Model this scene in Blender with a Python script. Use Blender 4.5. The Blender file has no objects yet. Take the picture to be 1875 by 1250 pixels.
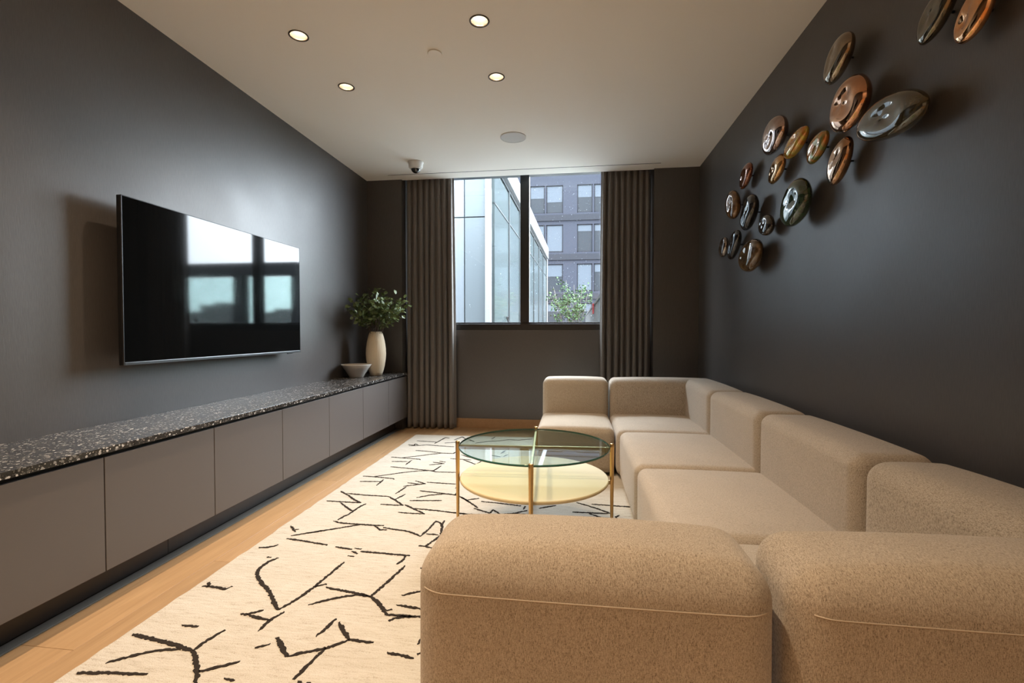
import bpy, bmesh, math, random
from math import sin, cos, pi, radians, sqrt, exp
from mathutils import Vector, Matrix

scene = bpy.context.scene
COL = scene.collection

# ------------------------------------------------------------------ camera
cam_data = bpy.data.cameras.new('camera')
cam_data.sensor_width = 36.0
cam_data.lens = 862.0 / 1875.0 * 36.0
cam_data.clip_start = 0.02
cam_data.clip_end = 500
cam = bpy.data.objects.new('camera', cam_data)
cam.location = (0, 0, 1.13)
cam.rotation_euler = (radians(90 - 1.263), 0, radians(7.499))
COL.objects.link(cam)
scene.camera = cam

# ------------------------------------------------------------------ world: bright overcast sky
SKY = 50.0          # zenith radiance; an overcast sky fades to a third of it at the horizon
world = bpy.data.worlds.new('overcast_sky')
scene.world = world
world.use_nodes = True
wbg = world.node_tree.nodes['Background']
wbg.inputs['Color'].default_value = (0.82, 0.91, 1.0, 1)
_wn, _wl = world.node_tree.nodes, world.node_tree.links
_tc = _wn.new('ShaderNodeTexCoord'); _sp = _wn.new('ShaderNodeSeparateXYZ')
_wl.new(_tc.outputs['Generated'], _sp.inputs[0])
_mx = _wn.new('ShaderNodeMath'); _mx.operation = 'MAXIMUM'; _mx.inputs[1].default_value = 0.0
_wl.new(_sp.outputs['Z'], _mx.inputs[0])
_ma = _wn.new('ShaderNodeMath'); _ma.operation = 'MULTIPLY_ADD'
_ma.inputs[1].default_value = SKY * 2 / 3; _ma.inputs[2].default_value = SKY / 3
_wl.new(_mx.outputs[0], _ma.inputs[0]); _wl.new(_ma.outputs[0], wbg.inputs['Strength'])

# sampling portal in the window (emits nothing itself, steers sky samples)
pl = bpy.data.lights.new('window_portal', 'AREA')
pl.shape = 'RECTANGLE'; pl.size = 1.75; pl.size_y = 1.75
pl.cycles.is_portal = True
po = bpy.data.objects.new('window_portal', pl)
po.location = (-0.55, 5.56, 2.06)
po.rotation_euler = (radians(-90), 0, 0)
COL.objects.link(po)

LAMP_W = 65.0            # watts of one recessed downlight
LAMP_COL = (1.0, 0.755, 0.515)

scene.view_settings.view_transform = 'Standard'
scene.view_settings.look = 'None'
scene.view_settings.exposure = 0.30
scene.view_settings.gamma = 1.0
scene.view_settings.use_curve_mapping = False
cy = scene.cycles
cy.use_denoising = True
cy.max_bounces = 10
cy.diffuse_bounces = 6
cy.glossy_bounces = 5
cy.transparent_max_bounces = 16
cy.caustics_reflective = False
cy.caustics_refractive = False
cy.sample_clamp_indirect = 6.0

# ------------------------------------------------------------------ helpers
def tag(o, label=None, cat=None, group=None, kind=None):
    if label: o['label'] = label
    if cat: o['category'] = cat
    if group: o['group'] = group
    if kind: o['kind'] = kind
    return o

def thing(name, loc, label, cat, group=None, rz=0.0):
    o = bpy.data.objects.new(name, None)
    o.empty_display_size = 0.1
    o.location = loc
    o.rotation_euler = (0, 0, rz)
    COL.objects.link(o)
    return tag(o, label, cat, group)

def link(name, me, mat=None, parent=None, loc=None, smooth=False):
    o = bpy.data.objects.new(name, me)
    COL.objects.link(o)
    if mat is not None and len(me.materials) == 0:
        me.materials.append(mat)
    if smooth:
        for p in me.polygons: p.use_smooth = True
    if parent is not None:
        o.parent = parent
    if loc is not None:
        o.location = loc
    return o

def from_bm(bm, name):
    me = bpy.data.meshes.new(name)
    bmesh.ops.recalc_face_normals(bm, faces=bm.faces[:])
    bm.to_mesh(me); bm.free()
    return me

def pydata(name, verts, faces):
    me = bpy.data.meshes.new(name)
    me.from_pydata(verts, [], faces)
    me.validate(); me.update()
    return me

def add_box(bm, x0, x1, y0, y1, z0, z1, bevel=0.0, seg=2):
    vs = [bm.verts.new((x, y, z)) for x in (x0, x1) for y in (y0, y1) for z in (z0, z1)]
    idx = [(0, 1, 3, 2), (4, 6, 7, 5), (0, 4, 5, 1), (2, 3, 7, 6), (0, 2, 6, 4), (1, 5, 7, 3)]
    fs = [bm.faces.new([vs[i] for i in f]) for f in idx]
    if bevel > 0:
        es = list({e for f in fs for e in f.edges})
        bmesh.ops.bevel(bm, geom=es, offset=bevel, segments=seg, affect='EDGES', profile=0.5)

def box(name, b, mat, parent=None, origin=(0, 0, 0), bevel=0.0, seg=2):
    bm = bmesh.new()
    ox, oy, oz = origin
    add_box(bm, b[0]-ox, b[1]-ox, b[2]-oy, b[3]-oy, b[4]-oz, b[5]-oz, bevel, seg)
    return link(name, from_bm(bm, name), mat, parent)

def boxes(name, bl, mat, parent=None, bevel=0.0):
    bm = bmesh.new()
    for b in bl:
        add_box(bm, *b, bevel)
    return link(name, from_bm(bm, name), mat, parent)

def lathe_mesh(name, prof, n=48, ripple=None, close_top=False, close_bot=False):
    verts, faces = [], []
    for (r, z) in prof:
        for i in range(n):
            a = 2 * pi * i / n
            rr = r * (1 + (ripple(a, z) if ripple else 0))
            verts.append((rr * cos(a), rr * sin(a), z))
    m = len(prof)
    for j in range(m - 1):
        for i in range(n):
            i2 = (i + 1) % n
            faces.append((j*n+i, j*n+i2, (j+1)*n+i2, (j+1)*n+i))
    if close_bot: faces.append(tuple(reversed(range(n))))
    if close_top: faces.append(tuple(range((m-1)*n, m*n)))
    return pydata(name, verts, faces)

def tube_mesh(name, pts, rads, n=8, caps=True):
    verts, faces = [], []
    m = len(pts)
    P = [Vector(p) for p in pts]
    if not hasattr(rads, '__len__'): rads = [rads] * m
    prev = None
    for k in range(m):
        t = (P[min(k+1, m-1)] - P[max(k-1, 0)]).normalized()
        if prev is None:
            ref = Vector((0, 0, 1)) if abs(t.z) < 0.9 else Vector((1, 0, 0))
            u = t.cross(ref).normalized()
        else:
            u = (prev - t * prev.dot(t)).normalized()
        prev = u
        v = t.cross(u)
        for i in range(n):
            a = 2 * pi * i / n
            verts.append(tuple(P[k] + (u * cos(a) + v * sin(a)) * rads[k]))
    for k in range(m - 1):
        for i in range(n):
            i2 = (i + 1) % n
            faces.append((k*n+i, k*n+i2, (k+1)*n+i2, (k+1)*n+i))
    if caps:
        faces.append(tuple(reversed(range(n))))
        faces.append(tuple(range((m-1)*n, m*n)))
    return pydata(name, verts, faces)

# ------------------------------------------------------------------ materials
class NT:
    def __init__(s, name):
        s.m = bpy.data.materials.new(name); s.m.use_nodes = True
        s.t = s.m.node_tree; s.n = s.t.nodes; s.l = s.t.links
        s.b = s.n.get('Principled BSDF'); s.out = s.n.get('Material Output')
    def new(s, typ, **kw):
        nd = s.n.new(typ)
        for k, v in kw.items(): setattr(nd, k, v)
        return nd
    def set(s, nd, **kw):
        for k, v in kw.items(): nd.inputs[k.replace('_', ' ')].default_value = v
        return nd
    def link(s, a, b): s.l.new(a, b)
    def coords(s, scale=(1, 1, 1), kind='Object'):
        tc = s.new('ShaderNodeTexCoord'); mp = s.new('ShaderNodeMapping')
        mp.inputs['Scale'].default_value = scale
        s.link(tc.outputs[kind], mp.inputs['Vector'])
        return mp.outputs['Vector']
    def noise(s, vec, scale, detail=3, rough=0.5, dist=0.0):
        nd = s.new('ShaderNodeTexNoise')
        nd.inputs['Scale'].default_value = scale; nd.inputs['Detail'].default_value = detail
        nd.inputs['Roughness'].default_value = rough; nd.inputs['Distortion'].default_value = dist
        s.link(vec, nd.inputs['Vector'])
        return nd.outputs['Fac']
    def ramp(s, fac, stops):
        r = s.new('ShaderNodeValToRGB')
        e = r.color_ramp.elements
        while len(e) < len(stops): e.new(0.5)
        for i, (p, c) in enumerate(stops):
            e[i].position = p
            e[i].color = (c[0], c[1], c[2], 1) if hasattr(c, '__len__') else (c, c, c, 1)
        s.link(fac, r.inputs['Fac'])
        return r.outputs['Color']
    def mix(s, fac, a, b, blend='MIX'):
        m = s.new('ShaderNodeMix'); m.data_type = 'RGBA'; m.blend_type = blend
        for sock, v in ((0, fac), (6, a), (7, b)):
            if hasattr(v, 'is_linked') or hasattr(v, 'links'): s.link(v, m.inputs[sock])
            elif sock == 0: m.inputs[0].default_value = v
            else: m.inputs[sock].default_value = (v[0], v[1], v[2], 1)
        return m.outputs[2]
    def math(s, op, a, b=0.0, clamp=False):
        m = s.new('ShaderNodeMath'); m.operation = op; m.use_clamp = clamp
        for i, v in enumerate((a, b)):
            if hasattr(v, 'links'): s.link(v, m.inputs[i])
            else: m.inputs[i].default_value = v
        return m.outputs[0]
    def bump(s, h, strength=0.2, dist=0.002):
        b = s.new('ShaderNodeBump')
        b.inputs['Strength'].default_value = strength; b.inputs['Distance'].default_value = dist
        s.link(h, b.inputs['Height']); s.link(b.outputs['Normal'], s.b.inputs['Normal'])
    def color(s, sock): s.link(sock, s.b.inputs['Base Color'])

def P(name, col, rough=0.5, metal=0.0, spec=0.5, coat=0.0, ior=None):
    t = NT(name); b = t.b
    b.inputs['Base Color'].default_value = (col[0], col[1], col[2], 1)
    b.inputs['Roughness'].default_value = rough
    b.inputs['Metallic'].default_value = metal
    b.inputs['Specular IOR Level'].default_value = spec
    b.inputs['Coat Weight'].default_value = coat
    if ior: b.inputs['IOR'].default_value = ior
    return t

def mat_wall():
    t = P('dark_wallcovering', (0.040, 0.036, 0.034), 0.42, spec=0.95)
    v = t.coords((1, 1, 0.06))
    n = t.noise(v, 420, 2)
    n2 = t.noise(t.coords((1, 1, 1)), 3, 3)
    c = t.ramp(n, [(0.3, (0.052, 0.046, 0.043)), (0.7, (0.071, 0.063, 0.059))])
    t.color(c)
    t.link(t.ramp(n2, [(0.3, 0.41), (0.7, 0.46)]), t.b.inputs['Roughness'])
    t.bump(n, 0.12, 0.002)
    return t.m

def mat_ceiling():
    t = P('white_ceiling_paint', (0.91, 0.87, 0.81), 0.9, spec=0.2)
    n = t.noise(t.coords(), 90, 3); t.bump(n, 0.03, 0.001)
    return t.m

def mat_wood(name, a, b, rough=0.45):
    t = P(name, a, rough, spec=0.35)
    tc = t.new('ShaderNodeTexCoord'); oi = t.new('ShaderNodeObjectInfo')
    off = t.new('ShaderNodeVectorMath', operation='MULTIPLY_ADD')
    cmb = t.new('ShaderNodeCombineXYZ')
    for i in range(3): t.link(oi.outputs['Random'], cmb.inputs[i])
    t.link(cmb.outputs[0], off.inputs[0]); off.inputs[1].default_value = (37, 51, 23)
    t.link(tc.outputs['Object'], off.inputs[2])
    mp = t.new('ShaderNodeMapping'); mp.inputs['Scale'].default_value = (9, 0.55, 9)
    t.link(off.outputs[0], mp.inputs['Vector'])
    n1 = t.noise(mp.outputs[0], 3.2, 6, 0.6, 0.9)
    mp2 = t.new('ShaderNodeMapping'); mp2.inputs['Scale'].default_value = (160, 4, 160)
    t.link(off.outputs[0], mp2.inputs['Vector'])
    n2 = t.noise(mp2.outputs[0], 1.0, 3)
    c = t.ramp(n1, [(0.25, b), (0.75, a)])
    c2 = t.mix(0.35, c, t.ramp(n2, [(0.3, (0.62, 0.62, 0.62)), (0.7, (1, 1, 1))]), 'MULTIPLY')
    hs = t.new('ShaderNodeHueSaturation')
    t.link(c2, hs.inputs['Color'])
    t.link(t.math('MULTIPLY_ADD', oi.outputs['Random'], 0.28), hs.inputs['Value'])
    hs.inputs['Value'].default_value = 1
    t.color(hs.outputs['Color'])
    # value = random*0.28 + 0.86
    for nd in t.n:
        if nd.type == 'MATH' and nd.operation == 'MULTIPLY_ADD': nd.inputs[2].default_value = 0.86
    t.bump(n2, 0.08, 0.001)
    return t.m

def mat_fabric(name, lo, mid, hi, dirn=(700, 130, 130)):
    t = P(name, mid, 0.95, spec=0.15)
    t.b.inputs['Sheen Weight'].default_value = 0.25
    t.b.inputs['Sheen Roughness'].default_value = 0.6
    t.b.inputs['Sheen Tint'].default_value = (0.9, 0.85, 0.8, 1)
    n1 = t.noise(t.coords(dirn), 1.0, 2, 0.6)
    n2 = t.noise(t.coords((1, 1, 1)), 480, 2, 0.6)
    n3 = t.noise(t.coords((1, 1, 1)), 5, 2)
    s = t.math('ADD', t.math('MULTIPLY', n1, 0.55), t.math('MULTIPLY', n2, 0.45))
    c = t.ramp(s, [(0.34, lo), (0.47, mid), (0.62, hi)])
    c = t.mix(0.5, c, t.ramp(n3, [(0.3, (0.88, 0.88, 0.88)), (0.7, (1, 1, 1))]), 'MULTIPLY')
    t.color(c)
    t.bump(s, 0.55, 0.0025)
    return t.m

def mat_curtain():
    t = P('taupe_curtain_fabric', (0.115, 0.098, 0.086), 0.72, spec=0.3)
    t.b.inputs['Sheen Weight'].default_value = 0.35
    n = t.noise(t.coords((900, 900, 60)), 1.0, 2)
    t.color(t.ramp(n, [(0.3, (0.13, 0.112, 0.098)), (0.7, (0.175, 0.152, 0.134))]))
    t.bump(n, 0.15, 0.001)
    return t.m

def mat_rug():
    t = P('cream_wool_pile', (0.74, 0.68, 0.58), 1.0, spec=0.05)
    t.b.inputs['Sheen Weight'].default_value = 0.2
    n1 = t.noise(t.coords((14, 90, 90)), 1.0, 3, 0.6)
    n2 = t.noise(t.coords(), 260, 2, 0.7)
    n3 = t.noise(t.coords((0.8, 5, 1)), 2.0, 4)
    s = t.math('ADD', t.math('MULTIPLY', n1, 0.5), t.math('MULTIPLY', n2, 0.5))
    c = t.ramp(s, [(0.33, (0.324, 0.276, 0.219)), (0.45, (0.474, 0.432, 0.366)), (0.65, (0.532, 0.499, 0.443))])
    c = t.mix(0.6, c, t.ramp(n3, [(0.3, (0.86, 0.84, 0.80)), (0.7, (1, 1, 1))]), 'MULTIPLY')
    t.color(c)
    t.bump(s, 0.8, 0.006)
    return t.m

def mat_terrazzo():
    t = P('black_terrazzo', (0.02, 0.02, 0.02), 0.22, spec=0.5)
    v = t.coords((1, 1, 1))
    nz = t.new('ShaderNodeTexNoise'); nz.inputs['Scale'].default_value = 45
    t.link(v, nz.inputs['Vector'])
    wv = t.mix(0.018, v, nz.outputs['Color'], 'ADD')
    def chips(scale, thr, seed):
        vo = t.new('ShaderNodeTexVoronoi'); vo.inputs['Scale'].default_value = scale
        ad = t.new('ShaderNodeVectorMath', operation='ADD'); ad.inputs[1].default_value = (seed, seed * 2, seed * 3)
        t.link(wv, ad.inputs[0]); t.link(ad.outputs[0], vo.inputs['Vector'])
        sep = t.new('ShaderNodeSeparateColor'); t.link(vo.outputs['Color'], sep.inputs[0])
        size = t.math('MULTIPLY', sep.outputs[0], thr)
        return t.math('LESS_THAN', vo.outputs['Distance'], size), sep.outputs[1]
    f1, r1 = chips(74, 0.50, 1.3)
    f2, r2 = chips(120, 0.42, 5.1)
    base = t.ramp(t.noise(v, 30, 3), [(0.3, (0.012, 0.011, 0.011)), (0.7, (0.035, 0.033, 0.032))])
    chip1 = t.ramp(r1, [(0.0, (0.05, 0.045, 0.04)), (0.45, (0.17, 0.165, 0.16)), (0.75, (0.44, 0.425, 0.41)), (1.0, (0.64, 0.625, 0.60))])
    chip2 = t.ramp(r2, [(0.0, (0.06, 0.055, 0.05)), (0.6, (0.22, 0.20, 0.18)), (1.0, (0.55, 0.50, 0.45))])
    c = t.mix(f2, base, chip2)
    c = t.mix(f1, c, chip1)
    t.color(c)
    return t.m

def mat_glass(name, tint, f0=0.045, rough=0.0):
    """clear sheet glass: transparent, mirror reflection rising at grazing angles"""
    t = NT(name); t.n.remove(t.b)
    tr = t.new('ShaderNodeBsdfTransparent'); tr.inputs[0].default_value = (*tint, 1)
    gl = t.new('ShaderNodeBsdfGlossy'); gl.inputs['Roughness'].default_value = rough
    gl.inputs['Color'].default_value = (1, 1, 1, 1)
    lw = t.new('ShaderNodeLayerWeight'); lw.inputs['Blend'].default_value = 0.5
    p5 = t.math('POWER', lw.outputs['Facing'], 5.0)
    f = t.math('ADD', t.math('MULTIPLY', p5, 1 - f0), f0)
    mx = t.new('ShaderNodeMixShader')
    t.link(f, mx.inputs[0]); t.link(tr.outputs[0], mx.inputs[1]); t.link(gl.outputs[0], mx.inputs[2])
    t.link(mx.outputs[0], t.out.inputs['Surface'])
    return t.m

def mat_emit(name, col, s):
    t = NT(name)
    t.b.inputs['Base Color'].default_value = (0.8, 0.8, 0.8, 1)
    t.b.inputs['Emission Color'].default_value = (*col, 1)
    t.b.inputs['Emission Strength'].default_value = s
    return t.m

def mat_pebble(name, c1, c2, metal, rough=0.05):
    t = P(name, c1, rough, metal=metal, spec=0.6, coat=1.0)
    t.b.inputs['Coat Roughness'].default_value = 0.02
    n = t.noise(t.coords((1, 1.6, 1.6)), 9, 3, 0.5, 1.6)
    t.color(t.ramp(n, [(0.36, c1), (0.62, c2)]))
    return t.m

M = {}
M['wall'] = mat_wall()
M['ceiling'] = mat_ceiling()
M['oak'] = mat_wood('oiled_oak', (0.392, 0.252, 0.132), (0.307, 0.189, 0.095))
M['oak_base'] = mat_wood('oak_baseboard', (0.46, 0.28, 0.15), (0.37, 0.22, 0.11))
M['subfloor'] = P('dark_subfloor', (0.05, 0.035, 0.02), 0.9).m
M['strip'] = P('grey_floor_strip', (0.24, 0.225, 0.20), 0.5).m
M['cabinet'] = P('taupe_lacquer', (0.105, 0.092, 0.086), 0.42, spec=0.45).m
M['cab_dark'] = P('dark_carcass', (0.018, 0.016, 0.016), 0.6).m
M['toe'] = P('black_toe_kick_laminate', (0.030, 0.025, 0.022), 0.35).m
M['terrazzo'] = mat_terrazzo()
M['fabric'] = mat_fabric('beige_boucle_weave', (0.170, 0.135, 0.096), (0.385, 0.325, 0.252), (0.54, 0.47, 0.38), (850, 170, 170))
M['fabric_side'] = mat_fabric('beige_boucle_weave_crosswise', (0.200, 0.165, 0.128), (0.415, 0.355, 0.288), (0.56, 0.495, 0.415), (170, 700, 170))
M['stitch'] = P('pale_stitching', (0.52, 0.44, 0.345), 0.9).m
M['foot'] = P('black_plastic_foot', (0.02, 0.02, 0.02), 0.5).m
M['curtain'] = mat_curtain()
M['rug'] = mat_rug()
tl = P('black_wool_pile', (0.030, 0.024, 0.020), 1.0, spec=0.05); tl.bump(tl.noise(tl.coords(), 300, 2), 0.8, 0.004)
M['rugline'] = tl.m
M['brass'] = P('brushed_brass', (0.62, 0.40, 0.17), 0.28, metal=1.0).m
M['bronze'] = P('dark_brass_bar', (0.42, 0.31, 0.16), 0.34, metal=1.0).m
M['tglass'] = mat_glass('table_glass', (0.86, 0.93, 0.90), 0.05)
M['tedge'] = P('green_glass_edge', (0.02, 0.10, 0.075), 0.06, spec=0.7).m
M['cream'] = P('cream_lacquer', (0.62, 0.51, 0.315), 0.6, spec=0.2).m
M['black'] = P('black_plastic', (0.008, 0.008, 0.009), 0.35).m
M['screen'] = P('black_screen_glass', (0.003, 0.0035, 0.004), 0.05, spec=0.5, ior=1.45).m
M['silver'] = P('silver_bezel', (0.14, 0.14, 0.145), 0.3, metal=1.0).m
M['frame'] = P('black_window_frame', (0.012, 0.013, 0.015), 0.32).m
M['pane'] = mat_glass('window_glass', (0.97, 0.98, 0.98), 0.03)
tv_ = P('sand_ceramic', (0.58, 0.49, 0.36), 0.75, spec=0.25); tv_.bump(tv_.noise(tv_.coords((60, 60, 4)), 1.0, 2), 0.3, 0.003)
M['vase'] = tv_.m
M['bowl'] = P('grey_white_glaze', (0.50, 0.47, 0.43), 0.22).m
M['stem'] = P('brown_stem', (0.06, 0.035, 0.022), 0.7).m
def mat_leaf(name, a, b, rough=0.35, spec=0.4):
    t = P(name, a, rough, spec=spec)
    n = t.noise(t.coords(), 24, 2); t.color(t.ramp(n, [(0.3, a), (0.7, b)]))
    return t.m
M['leaf'] = mat_leaf('green_leaf', (0.062, 0.095, 0.030), (0.18, 0.225, 0.085))
M['white_plastic'] = P('white_plastic', (0.70, 0.69, 0.67), 0.45).m
M['dome'] = P('smoked_dome', (0.010, 0.010, 0.012), 0.06, spec=0.6, coat=0.6).m
M['grille'] = P('white_speaker_grille', (0.62, 0.61, 0.60), 0.8).m
M['rim'] = P('dark_bronze_rim', (0.05, 0.04, 0.03), 0.4).m
M['reflector'] = P('white_reflector', (0.30, 0.29, 0.27), 0.5).m
M['plaster'] = P('pale_bounce_plaster', (0.72, 0.69, 0.65), 0.9).m
M['lens'] = mat_emit('lamp_lens', (1.0, 0.80, 0.55), 30.0)
M['slot'] = P('dark_slot_lining', (0.02, 0.02, 0.02), 0.8).m  # dark lining inside the air slot

# ================================================================== the room shell
XL, XR, YB, YF, ZC = -2.36, 1.30, -1.7, 5.175, 2.85
YW = 5.40          # wall under the window, behind the curtains

fl = box('floor', (XL - 0.2, XR + 0.2, YB - 0.2, YW + 0.2, -0.25, -0.014), M['subfloor'])
tag(fl, 'light oak plank floor running the length of the room', 'floor', kind='structure')
random.seed(5)
x = -1.975
row = 0
PW = 0.2195
while x < XR - 0.01:
    x1 = min(x + PW, XR)
    y = YB + random.uniform(-1.4, -0.1)
    if row == 0: y = 1.427 - 1.9 * 3
    while y < YW:
        ln = 1.9 if row == 0 else random.uniform(1.5, 2.2)
        y0, y1 = max(y, YB), min(y + ln, YW)
        if y1 - y0 > 0.03:
            bm = bmesh.new()
            add_box(bm, -(x1-x)/2 + 0.0006, (x1-x)/2 - 0.0006, -(y1-y0)/2 + 0.0006, (y1-y0)/2 - 0.0006, -0.014, 0.0, 0.0005, 1)
            o = link('floor_plank', from_bm(bm, 'floor_plank'), M['oak'], fl, ((x+x1)/2, (y0+y1)/2, 0))
        y += ln
    x = x1; row += 1
st = box('trim_1', (-2.03, -1.977, YB, YF, -0.014, 0.003), M['strip'], bevel=0.001)
tag(st, 'narrow grey strip set in the floor below the cabinets', 'floor strip', kind='structure')

w = box('wall_left', (XL - 0.2, XL, YB - 0.2, YW + 0.35, -0.014, 3.2), M['wall'])
tag(w, 'dark charcoal wallcovered wall behind the television', 'wall', kind='structure')
w = box('wall_right', (XR, XR + 0.2, YB - 0.2, YW + 0.35, -0.014, 3.2), M['wall'])
tag(w, 'dark charcoal wallcovered wall with glass pebbles', 'wall', kind='structure')
w = box('wall_front_bounce', (XL, XR, YB - 0.2, YB, -0.014, 3.2), M['plaster'])  # unseen end wall, added close and pale to bounce fill light
tag(w, 'unseen pale wall added at the camera end to bounce fill light', 'wall', kind='structure')

WX0, WX1, WZ0, WZ1 = -1.75, 0.70, 1.143, 2.98
w = boxes('wall_back', [
    (XL, XR, YW, YW + 0.22, -0.014, WZ0),
    (XL, WX0, YW, YW + 0.22, WZ0, 3.2),
    (WX1, XR, YW, YW + 0.22, WZ0, 3.2),
    (WX0, WX1, YW, YW + 0.22, WZ1, 3.2),
    (XL, -1.947, YF, YW, -0.014, ZC + 0.2),          # pier beside the media cabinet
    (0.838, XR, YF, YW, -0.014, ZC + 0.2),           # pier behind the sofa corner
], M['wall'])
tag(w, 'dark end wall around the window with curtain recess', 'wall', kind='structure')

bb = boxes('baseboard_back', [(-1.945, 0.836, YW - 0.014, YW - 0.0005, 0.0, 0.108), (0.838, XR - 0.001, YF - 0.014, YF - 0.0005, 0.0, 0.108)], M['oak_base'], bevel=0.0015)
tag(bb, 'oak baseboard below the window', 'baseboard', kind='structure')

# --- ceiling with real holes for the downlights and the air slot
DOWN = [(-1.595, 2.595), (-0.525, 2.605), (-1.595, 3.175), (-0.525, 3.185),
        (-1.595, 1.48), (-0.525, 1.48), (-1.595, 0.90), (-0.525, 0.90),
        (-1.595, -1.05), (-0.525, -1.05), (0.545, -1.05)]  # rear trio: unseen, added as warm fill for ceiling and near sofa
HOLE = 0.050
SLOT = (-2.045, 0.879, 5.012, 5.024)
bm = bmesh.new()
def loop(pts):
    vs = [bm.verts.new((p[0], p[1], ZC)) for p in pts]
    return [bm.edges.new((vs[i], vs[(i+1) % len(vs)])) for i in range(len(vs))]
YP = 5.205
edges = loop([(XL, YB), (XR, YB), (XR, YF), (0.838, YF), (0.838, YP), (-1.947, YP), (-1.947, YF), (XL, YF)])
for (cx, cy_) in DOWN:
    edges += loop([(cx + HOLE * cos(2*pi*i/32), cy_ + HOLE * sin(2*pi*i/32)) for i in range(32)])
edges += loop([(SLOT[0], SLOT[2]), (SLOT[1], SLOT[2]), (SLOT[1], SLOT[3]), (SLOT[0], SLOT[3])])
bmesh.ops.triangle_fill(bm, edges=edges, use_beauty=True, use_dissolve=False)
# curtain pocket lip
a, b = bm.verts.new((-1.947, YP, ZC)), bm.verts.new((0.838, YP, ZC))
c_, d_ = bm.verts.new((0.838, YP, ZC + 0.2)), bm.verts.new((-1.947, YP, ZC + 0.2))
bm.faces.new((a, b, c_, d_))
me = bpy.data.meshes.new('ceiling'); bm.to_mesh(me); bm.free()
ce = link('ceiling', me, M['ceiling'])
tag(ce, 'plain white painted ceiling', 'ceiling', kind='structure')
box('roof_slab', (XL - 0.2, XR + 0.2, YB - 0.2, YW + 0.22, 3.2, 3.35), M['ceiling'], ce)
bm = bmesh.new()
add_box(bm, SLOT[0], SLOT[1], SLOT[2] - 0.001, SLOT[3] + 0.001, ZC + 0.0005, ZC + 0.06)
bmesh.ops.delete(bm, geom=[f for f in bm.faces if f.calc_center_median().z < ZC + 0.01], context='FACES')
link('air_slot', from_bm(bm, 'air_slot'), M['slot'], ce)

# --- window
win = bpy.data.objects.new('window_1', None); COL.objects.link(win); win.location = (-0.55, YW, WZ0)
tag(win, 'black framed two-pane window behind the curtains', 'window', kind='structure')
WO = (-0.55, YW, WZ0)
def wbox(name, b, mat, bev=0.003): return box(name, b, mat, win, WO, bev, 1)
wbox('bottom_rail', (WX0, WX1, YW + 0.0, YW + 0.10, WZ0, WZ0 + 0.072), M['frame'])
wbox('bottom_bead', (WX0, WX1, YW + 0.03, YW + 0.10, WZ0 + 0.072, WZ0 + 0.09), M['frame'])
wbox('jamb', (WX0, WX0 + 0.055, YW + 0.02, YW + 0.10, WZ0 + 0.09, WZ1), M['frame'])
wbox('jamb', (WX1 - 0.055, WX1, YW + 0.02, YW + 0.10, WZ0 + 0.09, WZ1), M['frame'])
wbox('mullion', (-0.616, -0.512, YW + 0.0, YW + 0.10, WZ0 + 0.09, WZ1), M['frame'])
wbox('head_rail', (WX0 + 0.055, WX1 - 0.055, YW + 0.02, YW + 0.10, WZ1 - 0.06, WZ1), M['frame'])
p = wbox('pane', (WX0 + 0.055, -0.616, YW + 0.060, YW + 0.066, WZ0 + 0.09, WZ1 - 0.06), M['pane'], 0)
p = wbox('pane', (-0.512, WX1 - 0.055, YW + 0.060, YW + 0.066, WZ0 + 0.09, WZ1 - 0.06), M['pane'], 0)
# rain drops on the outer glass
random.seed(11)
bm = bmesh.new()
for i in range(340):
    xx = random.uniform(-0.50, 0.29) if random.random() < 0.93 else random.uniform(-1.3, -0.63)
    zz = random.uniform(1.27, 2.84)
    s = random.choice([0.0012, 0.0016, 0.002, 0.003])
    m4 = Matrix.Translation((xx, YW + 0.0665, zz)) @ Matrix.Diagonal((s, s * 0.4, s * random.uniform(1.0, 1.7), 1))
    bmesh.ops.create_icosphere(bm, subdivisions=1, radius=1.0, matrix=m4)
for v in bm.verts: v.co -= Vector(WO)
M['drop'] = P('water_drop', (0.62, 0.68, 0.74), 0.05, spec=0.6).m
d = link('rain_drops', from_bm(bm, 'rain_drops'), M['drop'], win, smooth=True); d['kind'] = 'stuff'

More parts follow.
